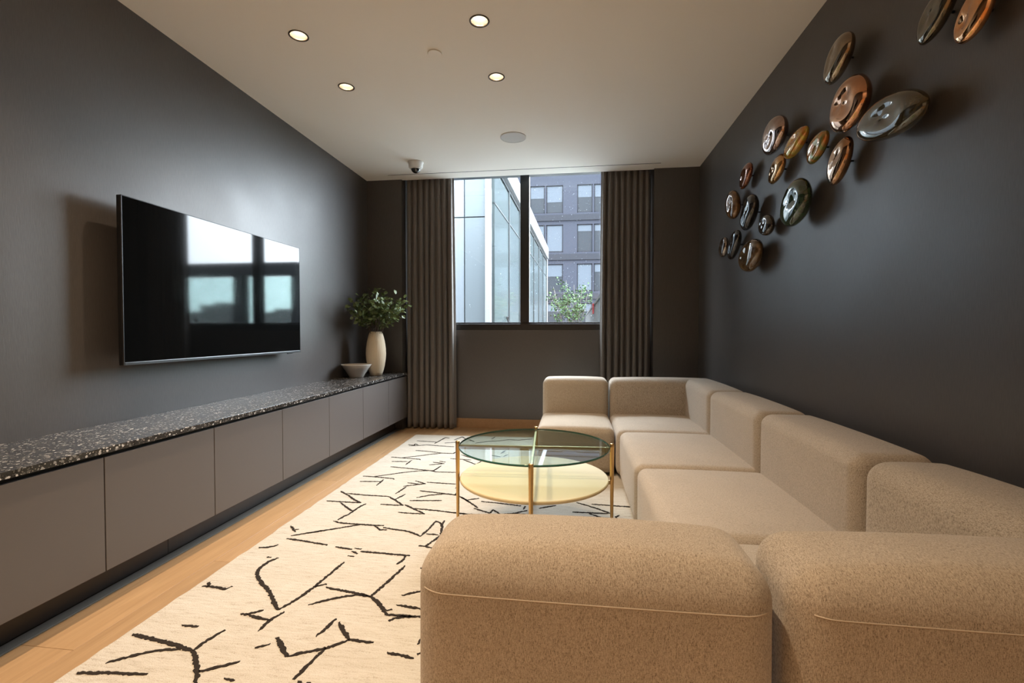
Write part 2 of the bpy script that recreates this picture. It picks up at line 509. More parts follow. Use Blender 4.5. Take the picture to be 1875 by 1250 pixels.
# ================================================================== downlights and ceiling fittings
VIS = {0: 'downlight nearest the television wall, in the nearer row', 1: 'downlight in the nearer row, towards the room centre',
       2: 'downlight nearest the television wall, in the farther row', 3: 'downlight towards the room centre, in the farther row'}
OUT = ['over the left foreground cabinets', 'over the foreground rug', 'nearest the camera on the cabinet side', 'nearest the camera over the sofa end', 'added as fill in the rear left corner', 'added as fill before the rear wall, middle', 'added as fill before the rear wall, right']
for k, (cx, cy_) in enumerate(DOWN):
    lab = 'small round recessed ' + VIS[k] if k in VIS else 'small round recessed downlight out of view, ' + OUT[k - 4]
    t = thing('downlight', (cx, cy_, ZC), lab, 'downlight', 'recessed ceiling downlights')
    prof = [(HOLE + 0.0005, 0.0), (HOLE + 0.0060, -0.001), (HOLE + 0.0060, -0.003), (HOLE - 0.0025, -0.004), (HOLE - 0.0030, 0.010), (HOLE + 0.0005, 0.010)]
    link('rim', lathe_mesh('rim', prof, 40), M['rim'], t, smooth=True)
    prof = [(HOLE - 0.001, 0.004), (HOLE - 0.003, 0.02), (0.042, 0.055), (0.042, 0.075)]
    link('reflector', lathe_mesh('reflector', prof, 40, close_top=True), M['reflector'], t, smooth=True)
    prof = [(0.032, 0.066), (0.026, 0.061), (0.014, 0.058), (0.001, 0.057)]
    link('lens', lathe_mesh('lens', prof, 32), M['lens'], t, smooth=True)
    ld = bpy.data.lights.new('downlight_beam', 'SPOT')
    ld.energy = LAMP_W * (1.9 if cy_ < 0 else 1.0); ld.color = LAMP_COL if cy_ > 0 else (1.0, 0.69, 0.43); ld.spot_size = radians(104); ld.spot_blend = 0.85; ld.shadow_soft_size = 0.022
    lo = bpy.data.objects.new('downlight_beam', ld); COL.objects.link(lo); lo.parent = t; lo.location = (0, 0, 0.030)

t = thing('sprinkler_cover', (-0.859, 2.865, ZC), 'small flat round sprinkler cover plate on the ceiling', 'cover plate')
link('plate', lathe_mesh('plate', [(0.001, -0.009), (0.042, -0.009), (0.044, -0.007), (0.044, -0.005), (0.030, -0.005), (0.030, 0.0)], 40, close_bot=True), M['ceiling'], t, smooth=False)
t = thing('ceiling_speaker', (-0.54, 4.182, ZC), 'large flat round white speaker grille on the ceiling before the window', 'speaker')
link('grille', lathe_mesh('grille', [(0.001, -0.006), (0.105, -0.006), (0.112, -0.004), (0.112, -0.0005)], 56, close_bot=True), M['grille'], t)
link('speaker_rim', lathe_mesh('speaker_rim', [(0.112, -0.0065), (0.115, -0.005), (0.115, 0.0), (0.112, 0.0)], 56), M['white_plastic'], t)

t = thing('security_camera', (-1.606, 4.672, ZC), 'white dome security camera hanging from the ceiling by the left curtain', 'camera')
link('housing', lathe_mesh('housing', [(0.001, 0.0), (0.080, 0.0), (0.080, -0.004), (0.073, -0.012), (0.070, -0.055), (0.064, -0.062), (0.048, -0.064)], 40), M['white_plastic'], t, smooth=True)
link('dome', lathe_mesh('dome', [(0.048, -0.060)] + [(0.048 * cos(a), -0.064 - 0.046 * sin(a)) for a in [pi/2*i/10 for i in range(11)]], 32), M['dome'], t, smooth=True)
link('dome_ring', lathe_mesh('dome_ring', [(0.056, -0.062), (0.056, -0.070), (0.049, -0.072), (0.048, -0.062)], 32), M['white_plastic'], t, smooth=True)

# ================================================================== curtains
def curtain(name, x0, x1, label, seed, flare0, flare1):
    rnd = random.Random(seed)
    nf = int(round((x1 - x0) / 0.066))
    nx, nz = nf * 12, 40
    H0, H1 = 0.012, ZC + 0.10
    amp = [rnd.uniform(0.032, 0.050) for _ in range(nf + 2)]
    ph = [rnd.uniform(-0.7, 0.7) for _ in range(nf + 2)]
    drift = [rnd.uniform(-0.014, 0.014) for _ in range(nf + 2)]
    verts, faces = [], []
    for j in range(nz + 1):
        tz = j / nz; z = H0 + (H1 - H0) * tz
        k = 1 - tz
        for i in range(nx + 1):
            u = i / nx
            f = u * nf; fi = int(f); fr = f - fi
            A = amp[fi] * (1-fr) + amp[fi+1] * fr
            D = drift[fi] * (1-fr) + drift[fi+1] * fr
            Ph = ph[fi] * (1-fr) + ph[fi+1] * fr
            mid = sin(pi * tz)
            x = x0 + (x1 - x0) * u - flare0 * k * (1-u) + flare1 * k * u + D * (k * 1.2 + 0.8 * mid * sin(3 * tz + Ph * 4))
            ang = 2 * pi * f + Ph * (0.3 + k)
            y = 5.285 + A * (0.75 + 0.45 * k) * cos(ang) + 0.006 * sin(4*pi*f + 5 * tz) * k
            x += 0.010 * sin(2 * ang)
            x = max(-1.943, min(0.834, x))
            y = min(max(y, 5.225), 5.375)
            verts.append((x, y, z))
    for j in range(nz):
        for i in range(nx):
            a = j * (nx + 1) + i
            faces.append((a, a + 1, a + nx + 2, a + nx + 1))
    me = pydata(name, verts, faces)
    o = link(name, me, M['curtain'], smooth=True)
    sm = o.modifiers.new('cloth_thickness', 'SOLIDIFY'); sm.thickness = 0.003
    return tag(o, label, 'curtain', 'floor-length curtains')
curtain('curtain', -1.928, -1.372, 'floor-length taupe pleated curtain between the vase and the window', 3, 0.0, 0.012)
curtain('curtain', 0.292, 0.815, 'dark taupe pleated curtain right of the window, behind the sofa', 8, 0.0, -0.01)

# ================================================================== media cabinet run
FX = -1.892
ys = [-0.10, 0.49, 1.08, 1.67, 2.26, 2.85, 3.445, 4.04, 4.63, 5.172]
names = ['behind the camera', 'beside the camera', 'cut by the left edge of the photo, second visible door', 'nearest wholly visible door', 'second cabinet from the camera with a whole door, below the television',
         'below the far half of the television', 'below the television right edge', 'below the bowl, third from the curtain', 'below the vase, second from the curtain', 'half hidden by the left curtain, last of the run']
labs = ['out of view behind the camera, first of the run', 'out of view beside the camera, second of the run', 'cut off by the left edge of the photo',
        'nearest wholly visible one, in the left foreground', 'under the near half of the television', 'under the far half of the television',
        'just past the far edge of the television', 'under the bowl', 'last one, beside the left curtain']
for i in range(len(ys) - 1):
    y0, y1 = ys[i], ys[i + 1]
    t = thing('low_cabinet', (-2.12, (y0 + y1) / 2, 0.152), 'handleless taupe low media cabinet, ' + labs[i], 'cabinet', 'low media cabinets along the left wall')
    og = (-2.12, (y0 + y1) / 2, 0.152)
    box('carcass', (XL + 0.003, FX - 0.021, y0 + 0.001, y1 - 0.001, 0.152, 0.634), M['cab_dark'], t, og)
    box('door', (FX - 0.020, FX, y0 + 0.002, y1 - 0.002, 0.150, 0.617), M['cabinet'], t, og, 0.0012, 1)
for (y0, y1, lb) in ((-0.10, 2.111, 'nearer black toe-kick board under the media cabinets'), (2.114, 5.172, 'farther black toe-kick board under the media cabinets')):
    o = box('toe_kick', (-2.052, -2.034, y0, y1, 0.0035, 0.150), M['toe'])
    tag(o, lb, 'toe kick', 'toe-kick boards')
ct = box('countertop', (XL + 0.002, -1.880, -0.12, 5.172, 0.635, 0.660), M['terrazzo'], bevel=0.0015)
tag(ct, 'long black terrazzo countertop with pale chips on the media cabinets', 'countertop')

# ================================================================== television
TX, TY0, TY1, TZ0, TZ1 = -2.243, 2.088, 3.630, 0.957, 1.812
tvt = thing('television', (TX, (TY0 + TY1) / 2, TZ0), 'large flat black television mounted on the left wall', 'television')
og = (TX, (TY0 + TY1) / 2, TZ0)
box('back_shell', (TX - 0.028, TX - 0.004, TY0, TY1, TZ0, TZ1), M['black'], tvt, og, 0.003, 2)
box('rear_housing', (TX - 0.075, TX - 0.028, TY0 + 0.18, TY1 - 0.18, TZ0 + 0.06, TZ1 - 0.22), M['black'], tvt, og, 0.012, 2)
box('screen', (TX - 0.004, TX, TY0 + 0.006, TY1 - 0.006, TZ0 + 0.016, TZ1 - 0.005), M['screen'], tvt, og)
boxes_ = [(TX - 0.006, TX + 0.0015, TY0, TY0 + 0.005, TZ0, TZ1), (TX - 0.006, TX + 0.0015, TY1 - 0.005, TY1, TZ0, TZ1),
          (TX - 0.006, TX + 0.0015, TY0, TY1, TZ1 - 0.0045, TZ1)]
for b in boxes_: box('side_bezel', b, M['silver'] if b is boxes_[0] else M['black'], tvt, og, 0.0008, 1)
box('bottom_bezel', (TX - 0.006, TX + 0.002, TY0 + 0.005, TY1 - 0.005, TZ0, TZ0 + 0.015), M['silver'], tvt, og, 0.002, 2)
box('sensor', (TX - 0.012, TX + 0.001, TY1 - 0.17, TY1 - 0.11, TZ0 - 0.007, TZ0), M['black'], tvt, og, 0.002, 1)
box('wall_bracket', (XL + 0.001, TX - 0.070, TY0 + 0.45, TY1 - 0.45, TZ0 + 0.22, TZ0 + 0.50), M['black'], tvt, og, 0.004, 1)

# ================================================================== rug
RZ = 0.013
FZ = RZ + 0.003
rug_pts = [(-1.632, 0.55), (0.86, 0.62), (0.80, 4.945), (-1.692, 4.885)]
rnd = random.Random(4)
outline = []
for k in range(4):
    a, b = Vector(rug_pts[k]), Vector(rug_pts[(k+1) % 4])
    n = 80; nor = Vector((-(b-a).y, (b-a).x)).normalized()
    for i in range(n):
        outline.append(a + (b - a) * (i / n) + nor * rnd.uniform(-0.004, 0.004))
N = len(outline)
cen = Vector((-0.42, 2.75))
def ring(shrink, z): return [((p + (cen - p).normalized() * shrink).x, (p + (cen - p).normalized() * shrink).y, z) for p in outline]
verts = ring(0, 0.0005) + ring(-0.001, RZ * 0.6) + ring(0.006, RZ)
faces = [(r*N+i, r*N+(i+1) % N, (r+1)*N+(i+1) % N, (r+1)*N+i) for r in range(2) for i in range(N)]
faces.append(tuple(range(2*N, 3*N)))
rugt = thing('area_rug', (-0.42, 2.75, 0), 'large cream wool rug with scattered black line pattern', 'rug')
link('pile', pydata('pile', [(v[0] + 0.42, v[1] - 2.75, v[2]) for v in verts], faces), M['rug'], rugt)
RUG_STROKES = [
 (1.35, [(-1.44,2.126),(-1.464,2.084),(-1.465,2.026),(-1.451,1.982),(-1.413,1.938),(-1.357,1.89),(-1.313,1.86),(-1.261,1.811),(-1.22,1.768),(-1.172,1.723)]),
 (1, [(-1.172,1.723),(-1.153,1.769),(-1.136,1.828),(-1.12,1.903),(-1.111,1.997),(-1.099,2.127)]),
 (1, [(-1.12,1.903),(-1.1,1.921),(-1.077,1.929)]),
 (1, [(-1.071,1.905),(-1.003,1.892),(-0.924,1.881),(-0.846,1.862)]),
 (1, [(-1.071,1.772),(-1.019,1.812),(-0.956,1.847),(-0.912,1.868),(-0.846,1.862)]),
 (1, [(-0.846,1.862),(-0.821,1.974),(-0.794,2.133)]),
 (1.35, [(-0.846,1.862),(-0.804,1.831),(-0.765,1.793),(-0.728,1.75)]),
 (1, [(-0.728,1.75),(-0.657,1.751),(-0.587,1.754)]),
 (1, [(-0.738,1.774),(-0.722,1.788)]),
 (1, [(-0.703,1.711),(-0.693,1.73),(-0.663,1.744),(-0.613,1.751)]),
 (1, [(-1.304,1.68),(-1.275,1.68),(-1.23,1.715)]),
 (1, [(-1.275,1.68),(-1.22,1.667),(-1.161,1.656)]),
 (1, [(-1.162,1.591),(-1.161,1.656),(-1.139,1.716)]),
 (1, [(-0.933,1.589),(-0.92,1.642),(-0.914,1.701)]),
 (1.35, [(-1.07,1.565),(-1.023,1.523),(-0.973,1.478)]),
 (1, [(-0.973,1.478),(-0.934,1.5),(-0.861,1.535),(-0.802,1.588)]),
 (1.35, [(-0.89,1.68),(-0.848,1.632),(-0.802,1.588)]),
 (1, [(-0.802,1.588),(-0.709,1.585)]),
 (1, [(-0.861,1.535),(-0.874,1.486),(-0.883,1.417),(-0.888,1.382)]),
 (1, [(-1.111,1.503),(-1.071,1.528)]),
 (1, [(-0.642,1.54),(-0.597,1.536),(-0.538,1.526)]),
 (1, [(-0.717,1.887),(-0.642,1.935)]),
 (1, [(-0.717,1.819),(-0.601,1.804)]),
 (1, [(-0.551,1.597),(-0.547,1.627)]),
 (1, [(-0.535,1.544),(-0.519,1.556)]),
 (1, [(-1.222,2.274),(-1.121,2.256)]),
 (1, [(-1.113,2.239),(-1.074,2.215)]),
 (1, [(-1.111,2.19),(-1.076,2.189)]),
 (1, [(-1.117,2.273),(-1.078,2.266)]),
 (1, [(-1.07,2.242),(-0.952,2.237),(-0.804,2.231)]),
 (1, [(-0.837,2.14),(-0.824,2.185),(-0.827,2.224)]),
 (1, [(-0.87,1.377),(-0.847,1.364)]),
 (1, [(-0.838,1.367),(-0.828,1.376)]),
 (1, [(-0.716,2.119),(-0.691,2.115)]),
 (1.35, [(-1.609,1.514),(-1.489,1.496),(-1.394,1.479),(-1.318,1.46)]),
 (1, [(-1.558,1.369),(-1.499,1.413),(-1.441,1.447),(-1.364,1.464)]),
 (1, [(-1.318,1.46),(-1.309,1.525),(-1.289,1.579)]),
 (1.35, [(-1.318,1.46),(-1.269,1.421),(-1.222,1.371),(-1.185,1.324)]),
 (1, [(-1.218,1.372),(-1.167,1.401),(-1.117,1.434)]),
 (1, [(-1.609,1.316),(-1.5,1.33),(-1.375,1.339)]),
 (1, [(-1.113,1.357),(-1.074,1.351)]),
 (1, [(-1.475,1.585),(-1.405,1.585)]),
 (1, [(-1.61,1.843),(-1.57,1.844),(-1.534,1.842),(-1.491,1.835),(-1.481,1.86)]),
 (1.35, [(-1.579,1.843),(-1.607,1.876)]),
 (1, [(-1.609,2.213),(-1.565,2.224),(-1.542,2.239),(-1.532,2.26)]),
 (1, [(-1.501,2.127),(-1.479,2.123)]),
 (1, [(-1.607,2.489),(-1.569,2.451),(-1.536,2.415)]),
 (1, [(-1.553,2.442),(-1.532,2.45)]),
 (1, [(-1.527,2.365),(-1.456,2.412),(-1.369,2.464)]),
 (1, [(-1.529,2.332),(-1.451,2.321),(-1.272,2.287)]),
 (1, [(-1.465,2.405),(-1.349,2.475),(-1.217,2.559)]),
 (1, [(-1.4,2.585),(-1.355,2.566),(-1.277,2.561),(-1.212,2.559),(-1.127,2.558),(-1.078,2.561)]),
 (1, [(-1.381,2.601),(-1.373,2.655),(-1.358,2.691),(-1.355,2.748),(-1.348,2.822),(-1.33,2.874)]),
 (1, [(-1.503,2.871),(-1.432,2.804),(-1.372,2.753),(-1.355,2.748)]),
 (1, [(-1.613,2.889),(-1.511,2.886),(-1.372,2.885)]),
 (1, [(-1.61,3.077),(-1.514,3.002),(-1.435,2.928),(-1.372,2.885)]),
 (1, [(-1.547,3.041),(-1.393,3.023),(-1.24,3.021)]),
 (1, [(-1.24,3.021),(-1.175,2.966),(-1.086,2.88)]),
 (1, [(-1.175,2.966),(-1.158,3.023),(-1.141,3.077)]),
 (1, [(-1.235,2.878),(-1.148,2.874),(-1.079,2.877)]),
 (1, [(-1.074,2.889),(-0.991,2.825),(-0.901,2.758)]),
 (1, [(-1.072,2.761),(-0.99,2.757),(-0.901,2.758)]),
 (1, [(-0.995,2.836),(-0.842,2.819),(-0.691,2.792),(-0.627,2.787)]),
 (1, [(-1.135,2.557),(-1.076,2.501),(-1.039,2.509)]),
 (1, [(-1.073,2.535),(-1.018,2.522),(-0.937,2.511),(-0.884,2.489),(-0.826,2.452)]),
 (1, [(-0.826,2.452),(-0.81,2.54),(-0.801,2.664),(-0.765,2.637),(-0.745,2.596),(-0.717,2.472)]),
 (1, [(-0.752,2.677),(-0.752,2.62)]),
 (1, [(-0.804,2.488),(-0.732,2.481)]),
 (1, [(-1.069,3.158),(-0.949,3.137),(-0.87,3.121),(-0.799,3.108)]),
 (1, [(-1.044,3.021),(-0.97,3.082),(-0.87,3.121)]),
 (1, [(-1.07,2.965),(-0.861,2.993)]),
 (1, [(-1.211,3.08),(-1.189,3.226)]),
 (1, [(-1.215,3.232),(-1.153,3.27),(-1.074,3.31)]),
 (1, [(-1.212,3.315),(-1.115,3.294),(-1.074,3.31)]),
 (1, [(-1.169,3.364),(-1.074,3.31)]),
 (1, [(-1.075,3.344),(-0.956,3.335),(-0.843,3.33)]),
 (1, [(-0.799,3.108),(-0.801,3.175)]),
 (1, [(-0.832,3.235),(-0.831,3.283)]),
 (1, [(-0.799,3.108),(-0.747,3.069),(-0.692,3.01),(-0.671,2.981)]),
 (1, [(-1.608,3.422),(-1.524,3.418),(-1.355,3.396),(-1.341,3.377)]),
 (1, [(-1.524,3.418),(-1.426,3.486),(-1.314,3.565),(-1.221,3.61),(-1.107,3.637)]),
 (1, [(-1.574,3.298),(-1.424,3.314)]),
 (1, [(-1.413,3.226),(-1.417,3.363)]),
 (1, [(-1.495,3.692),(-1.312,3.661),(-1.156,3.631),(-1.075,3.601),(-0.921,3.61)]),
 (1, [(-1.111,3.625),(-1.088,3.771)]),
 (1, [(-1.544,3.843),(-1.412,3.855)]),
 (1, [(-1.391,3.765),(-1.389,3.9)]),
 (1, [(-1.602,3.977),(-1.507,3.961),(-1.333,3.941),(-1.314,3.921)]),
 (1, [(-1.507,3.961),(-1.389,4.035),(-1.291,4.108),(-1.194,4.167)]),
 (1, [(-1.467,4.227),(-1.34,4.212),(-1.194,4.167),(-1.087,4.166),(-1.078,4.23)]),
 (1, [(-1.196,3.783),(-1.137,3.811),(-1.081,3.837)]),
 (1, [(-1.189,3.868),(-1.081,3.837)]),
 (1, [(-1.141,3.902),(-1.085,3.882)]),
 (1, [(-1.59,4.391),(-1.494,4.418),(-1.426,4.455),(-1.303,4.429),(-1.14,4.405)]),
 (1, [(-1.612,4.438),(-1.548,4.421),(-1.553,4.475),(-1.505,4.427)]),
 (1, [(-1.583,4.602),(-1.375,4.58)]),
 (1, [(-1.37,4.517),(-1.332,4.783),(-1.288,4.76)]),
 (1, [(-1.214,4.69),(-1.167,4.837),(-1.107,4.743)]),
 (1, [(-1.276,4.548),(-1.155,4.601)]),
 (1, [(-0.798,2.343),(-0.761,2.34),(-0.709,2.321)]),
 (1, [(-0.761,2.34),(-0.714,2.49)]),
 (1, [(-0.716,2.12),(-0.693,2.119)]),
 (1, [(-1.066,4.721),(-0.99,4.638)]),
 (1, [(-0.843,4.782),(-0.82,4.883)]),
 (1, [(-0.971,4.581),(-0.86,4.671),(-0.745,4.716),(-0.661,4.781),(-0.558,4.772),(-0.427,4.837)]),
 (1, [(-1.005,4.134),(-0.9,4.041)]),
 (1, [(-0.948,3.977),(-0.809,3.844),(-0.787,3.943)]),
 (1, [(-1.071,3.995),(-0.879,3.975)]),
 (1, [(-0.66,4.216),(-0.632,4.334)]),
 (1, [(-0.731,4.146),(-0.643,4.11)]),
 (1, [(-0.62,4.124),(-0.587,4.201)]),
 (1, [(-0.856,3.127),(-0.795,3.103),(-0.801,3.155)]),
 (1, [(-0.756,3.078),(-0.689,3.007),(-0.6,2.898)]),
 (1, [(-0.694,3.026),(-0.624,3.065)]),
 (1, [(-0.599,3.009),(-0.485,2.996),(-0.331,2.966)]),
 (1, [(-0.769,2.806),(-0.633,2.79),(-0.486,2.801)]),
 (1, [(-0.621,2.886),(-0.509,2.823),(-0.496,2.877),(-0.438,2.808),(-0.356,2.844),(-0.284,2.896)]),
 (1, [(-0.311,2.91),(-0.304,2.964)]),
 (1, [(-0.369,2.842),(-0.199,2.815)]),
 (1, [(-0.215,2.94),(-0.112,3.004)]),
 (1, [(-0.005,2.907),(0.211,2.91)]),
 (1, [(0.021,3.072),(0.133,2.995),(0.236,2.905)]),
 (1, [(0.097,2.895),(0.204,2.807)]),
 (1, [(0.115,3.056),(0.371,3.038)]),
 (1, [(0.253,2.81),(0.255,2.866),(0.276,2.893)]),
]

# tufted black strokes: jagged little ribbons standing a hair above the cream pile
rnd = random.Random(9)
for (w, pts) in RUG_STROKES:
    verts, faces = [], []
    P2 = [Vector(p) for p in pts]
    # resample with jitter
    dense = []
    for i in range(len(P2) - 1):
        L = (P2[i+1] - P2[i]).length
        n = max(2, int(L / 0.007))
        for j in range(n): dense.append(P2[i].lerp(P2[i+1], j / n))
    dense.append(P2[-1])
    m = len(dense)
    b0 = len(verts)
    for i, p in enumerate(dense):
        t_ = (dense[min(i+1, m-1)] - dense[max(i-1, 0)])
        t_ = t_.normalized() if t_.length > 0 else Vector((1, 0))
        nn = Vector((-t_.y, t_.x))
        e = min(1.0, 0.45 + 0.12 * min(i, m - 1 - i))
        hw = 0.0056 * w * e
        a = p + nn * (hw + rnd.uniform(-0.0026, 0.0040)) + t_ * rnd.uniform(-0.002, 0.002)
        b = p - nn * (hw + rnd.uniform(-0.0026, 0.0040)) + t_ * rnd.uniform(-0.002, 0.002)
        for q, zz in ((a, RZ - 0.002), (a, RZ + 0.0022), (b, RZ + 0.0022), (b, RZ - 0.002)):
            verts.append((q.x + 0.42, q.y - 2.75, zz))
    for i in range(m - 1):
        k = b0 + i * 4
        for q in range(3):
            faces.append((k + q, k + q + 1, k + 4 + q + 1, k + 4 + q))
    faces.append((b0, b0+3, b0+2, b0+1)); k = b0 + (m-1)*4; faces.append((k, k+1, k+2, k+3))
    link('black_stroke', pydata('black_stroke', verts, faces), M['rugline'], rugt)

# ================================================================== modular sofa
def soft_map(h, r, bulge):
    def f(px, py, pz):
        p = (px * h[0], py * h[1], pz * h[2])
        q = [max(-(h[i]-r), min(h[i]-r, p[i])) for i in range(3)]
        d = [p[i]-q[i] for i in range(3)]
        L = sqrt(sum(a*a for a in d))
        if L > 1e-9: q = [q[i] + d[i] / L * min(r, max(abs(a) for a in d)) for i in range(3)]
        e = [1 - min(1, abs(q[i]) / h[i]) ** 2.5 for i in range(3)]
        out = [0, 0, 0]
        for i in range(3):
            j, k = (i+1) % 3, (i+2) % 3
            out[i] = q[i] + bulge[i] * e[j] * e[k] * (q[i] / h[i])
        return out
    return f
def axis_params(hx, r, ncore=9, nc=6):
    c = (hx - r) / hx
    lo = [-1 + (1 - c) * (i / nc) for i in range(nc)]
    core = [-c + 2 * c * i / ncore for i in range(ncore + 1)]
    hi = [-v for v in reversed(lo)]
    return lo + core + hi
def soft_box_into(bm, b, r, bulge, origin):
    c = [(b[0]+b[1])/2, (b[2]+b[3])/2, (b[4]+b[5])/2]
    h = [(b[1]-b[0])/2, (b[3]-b[2])/2, (b[5]-b[4])/2]
    f = soft_map(h, r, bulge)
    A = [axis_params(h[i], r) for i in range(3)]
    cache = {}
    def vert(p):
        key = tuple(round(v, 6) for v in p)
        if key not in cache:
            q = f(*p)
            cache[key] = bm.verts.new((q[0]+c[0]-origin[0], q[1]+c[1]-origin[1], q[2]+c[2]-origin[2]))
        return cache[key]
    for ax in range(3):
        j, k = (ax+1) % 3, (ax+2) % 3
        for s in (-1, 1):
            for a in range(len(A[j]) - 1):
                for d in range(len(A[k]) - 1):
                    quad = []
                    for (u, v) in ((A[j][a], A[k][d]), (A[j][a+1], A[k][d]), (A[j][a+1], A[k][d+1]), (A[j][a], A[k][d+1])):
                        p = [0, 0, 0]; p[ax] = s; p[j] = u; p[k] = v
                        quad.append(vert(p))
                    if len(set(quad)) == 4:
                        if s < 0: quad.reverse()
                        bm.faces.new(quad)
    return f, c

def sofa_module(label, seat, backs, fabric, stitch=None, rb=0.055, bz=0.012):
    allb = [seat] + backs
    x0, x1 = min(b[0] for b in allb), max(b[1] for b in allb)
    y0, y1 = min(b[2] for b in allb), max(b[3] for b in allb)
    og = ((x0+x1)/2, (y0+y1)/2, FZ)
    t = thing('sofa_module', og, label, 'sofa module', 'modules of the beige sectional sofa')
    bm = bmesh.new(); soft_box_into(bm, seat, 0.050, (0.002, 0.002, 0.020), og)
    link('seat', from_bm(bm, 'seat'), fabric, t, smooth=True)
    bm = bmesh.new()
    for b in backs: fm = soft_box_into(bm, b, rb, (0.002, 0.008, bz), og)
    link('backrest', from_bm(bm, 'backrest'), fabric, t, smooth=True)
    if stitch:
        b = backs[0]
        c = [(b[0]+b[1])/2, (b[2]+b[3])/2, (b[4]+b[5])/2]; h = [(b[1]-b[0])/2, (b[3]-b[2])/2, (b[5]-b[4])/2]
        f = soft_map(h, rb, (0.002, 0.008, bz))
        pts = []
        for i in range(61):
            u = -stitch[1] + (stitch[1] + stitch[2]) * i / 60
            q = f(u, -1, stitch[0])
            pts.append((q[0]+c[0]-og[0], q[1]+c[1]-og[1]-0.0008, q[2]+c[2]-og[2]))
        link('stitched_seam', tube_mesh('stitched_seam', pts, 0.0013, 6), M['stitch'], t, smooth=True)
    for (fx, fy) in ((x0+0.09, y0+0.09), (x1-0.09, y0+0.09), (x0+0.09, y1-0.09), (x1-0.09, y1-0.09)):
        link('foot', lathe_mesh('foot', [(0.022, 0.0), (0.024, 0.03)], 16, close_bot=True, close_top=True), M['foot'], t, (fx-og[0], fy-og[1], 0.0))
    return t

SB, ST, BT = 0.036, 0.385, 0.695
X0, XB, X1 = 0.338, 0.972, 1.252
sofa_module('narrow end module by the window, its back to the curtain', (-0.287, 0.312, 3.655, 4.33, SB, ST), [(-0.282, 0.309, 4.290, 4.555, SB, BT)], M['fabric'])
sofa_module('far corner module of the beige sofa, below the right curtain', (0.322, 1.02, 3.580, 4.33, SB, ST),
            [(0.325, 1.252, 4.290, 4.555, SB, BT), (XB, X1, 3.590, 4.553, SB, BT)], M['fabric_side'])
sofa_module('middle sofa module on the right wall, nearer the window', (X0, 1.01, 2.658, 3.572, SB, ST), [(XB, X1, 2.667, 3.568, SB, BT)], M['fabric_side'])
sofa_module('middle sofa module on the right wall, nearer the camera', (X0 + 0.006, 1.01, 1.762, 2.648, SB, ST), [(XB, X1, 1.773, 2.645, SB, BT)], M['fabric_side'])
sofa_module('near corner module in the right foreground, seen from behind', (0.40, 1.02, 1.04, 1.752, SB, ST),
            [(0.386, 1.252, 0.858, 1.105, SB, BT + 0.009), (XB, X1, 0.862, 1.750, SB, BT)], M['fabric'], stitch=(0.80, 0.95, 0.99), rb=0.064, bz=0.020)
sofa_module('near end module in the centre foreground, seen from behind', (-0.296, 0.354, 1.04, 1.752, SB, ST),
            [(-0.304, 0.359, 0.850, 1.105, SB, BT + 0.009)], M['fabric'], stitch=(0.80, 0.985, 0.985), rb=0.064, bz=0.020)

# ================================================================== round coffee table
TC = (-0.222, 2.630, FZ); RL = 0.434; ROT = radians(3.0)
tb = thing('coffee_table', TC, 'round glass-topped coffee table with brass legs and cream lower shelf', 'coffee table', rz=ROT)
GT, GR = 0.495 - FZ, 0.4205
g = link('glass_top', lathe_mesh('glass_top', [(0.0005, GT - 0.010), (GR, GT - 0.010)], 96, close_bot=True), M['tglass'], tb)
bm = bmesh.new()
for zz in (GT - 0.010, GT):
    vs = [bm.verts.new((GR * cos(2*pi*i/96), GR * sin(2*pi*i/96), zz)) for i in range(96)]
    bm.faces.new(vs)
g.data = from_bm(bm, 'glass_top'); g.data.materials.append(M['tglass'])
link('glass_edge', lathe_mesh('glass_edge', [(GR - 0.0015, GT - 0.0102), (GR + 0.001, GT - 0.008), (GR + 0.001, GT - 0.002), (GR - 0.0015, GT + 0.0002)], 96), M['tedge'], g, smooth=True)
SH = 0.318 - FZ; SR = 0.414
link('lower_shelf', lathe_mesh('lower_shelf', [(0.0005, SH - 0.018), (SR - 0.006, SH - 0.018), (SR, SH - 0.013), (SR, SH - 0.004), (SR - 0.004, SH), (0.0005, SH)], 96), M['cream'], tb)
for k in range(4):
    a = k * pi / 2
    dx, dy = cos(a), sin(a)
    lg = link('leg', lathe_mesh('leg', [(0.0075, 0.0), (0.0085, 0.05), (0.0125, GT - 0.012), (0.0125, GT + 0.008), (0.011, GT + 0.0105)], 20, close_bot=True, close_top=True), M['brass'], tb, (RL * dx, RL * dy, 0), smooth=True)
for a in (0, pi/2):
    bm = bmesh.new(); add_box(bm, -RL + 0.010, RL - 0.010, -0.007, 0.007, GT - 0.036, GT - 0.0105, 0.0015, 1)
    o = link('upper_crossbar', from_bm(bm, 'upper_crossbar'), M['bronze'], tb); o.rotation_euler.z = a; 
    if a: o.location.z = -0.0003
    bm = bmesh.new(); add_box(bm, -RL + 0.010, RL - 0.010, -0.007, 0.007, SH - 0.040, SH - 0.0185, 0.0015, 1)
    o = link('lower_crossbar', from_bm(bm, 'lower_crossbar'), M['bronze'], tb); o.rotation_euler.z = a
    if a: o.location.z = -0.0003

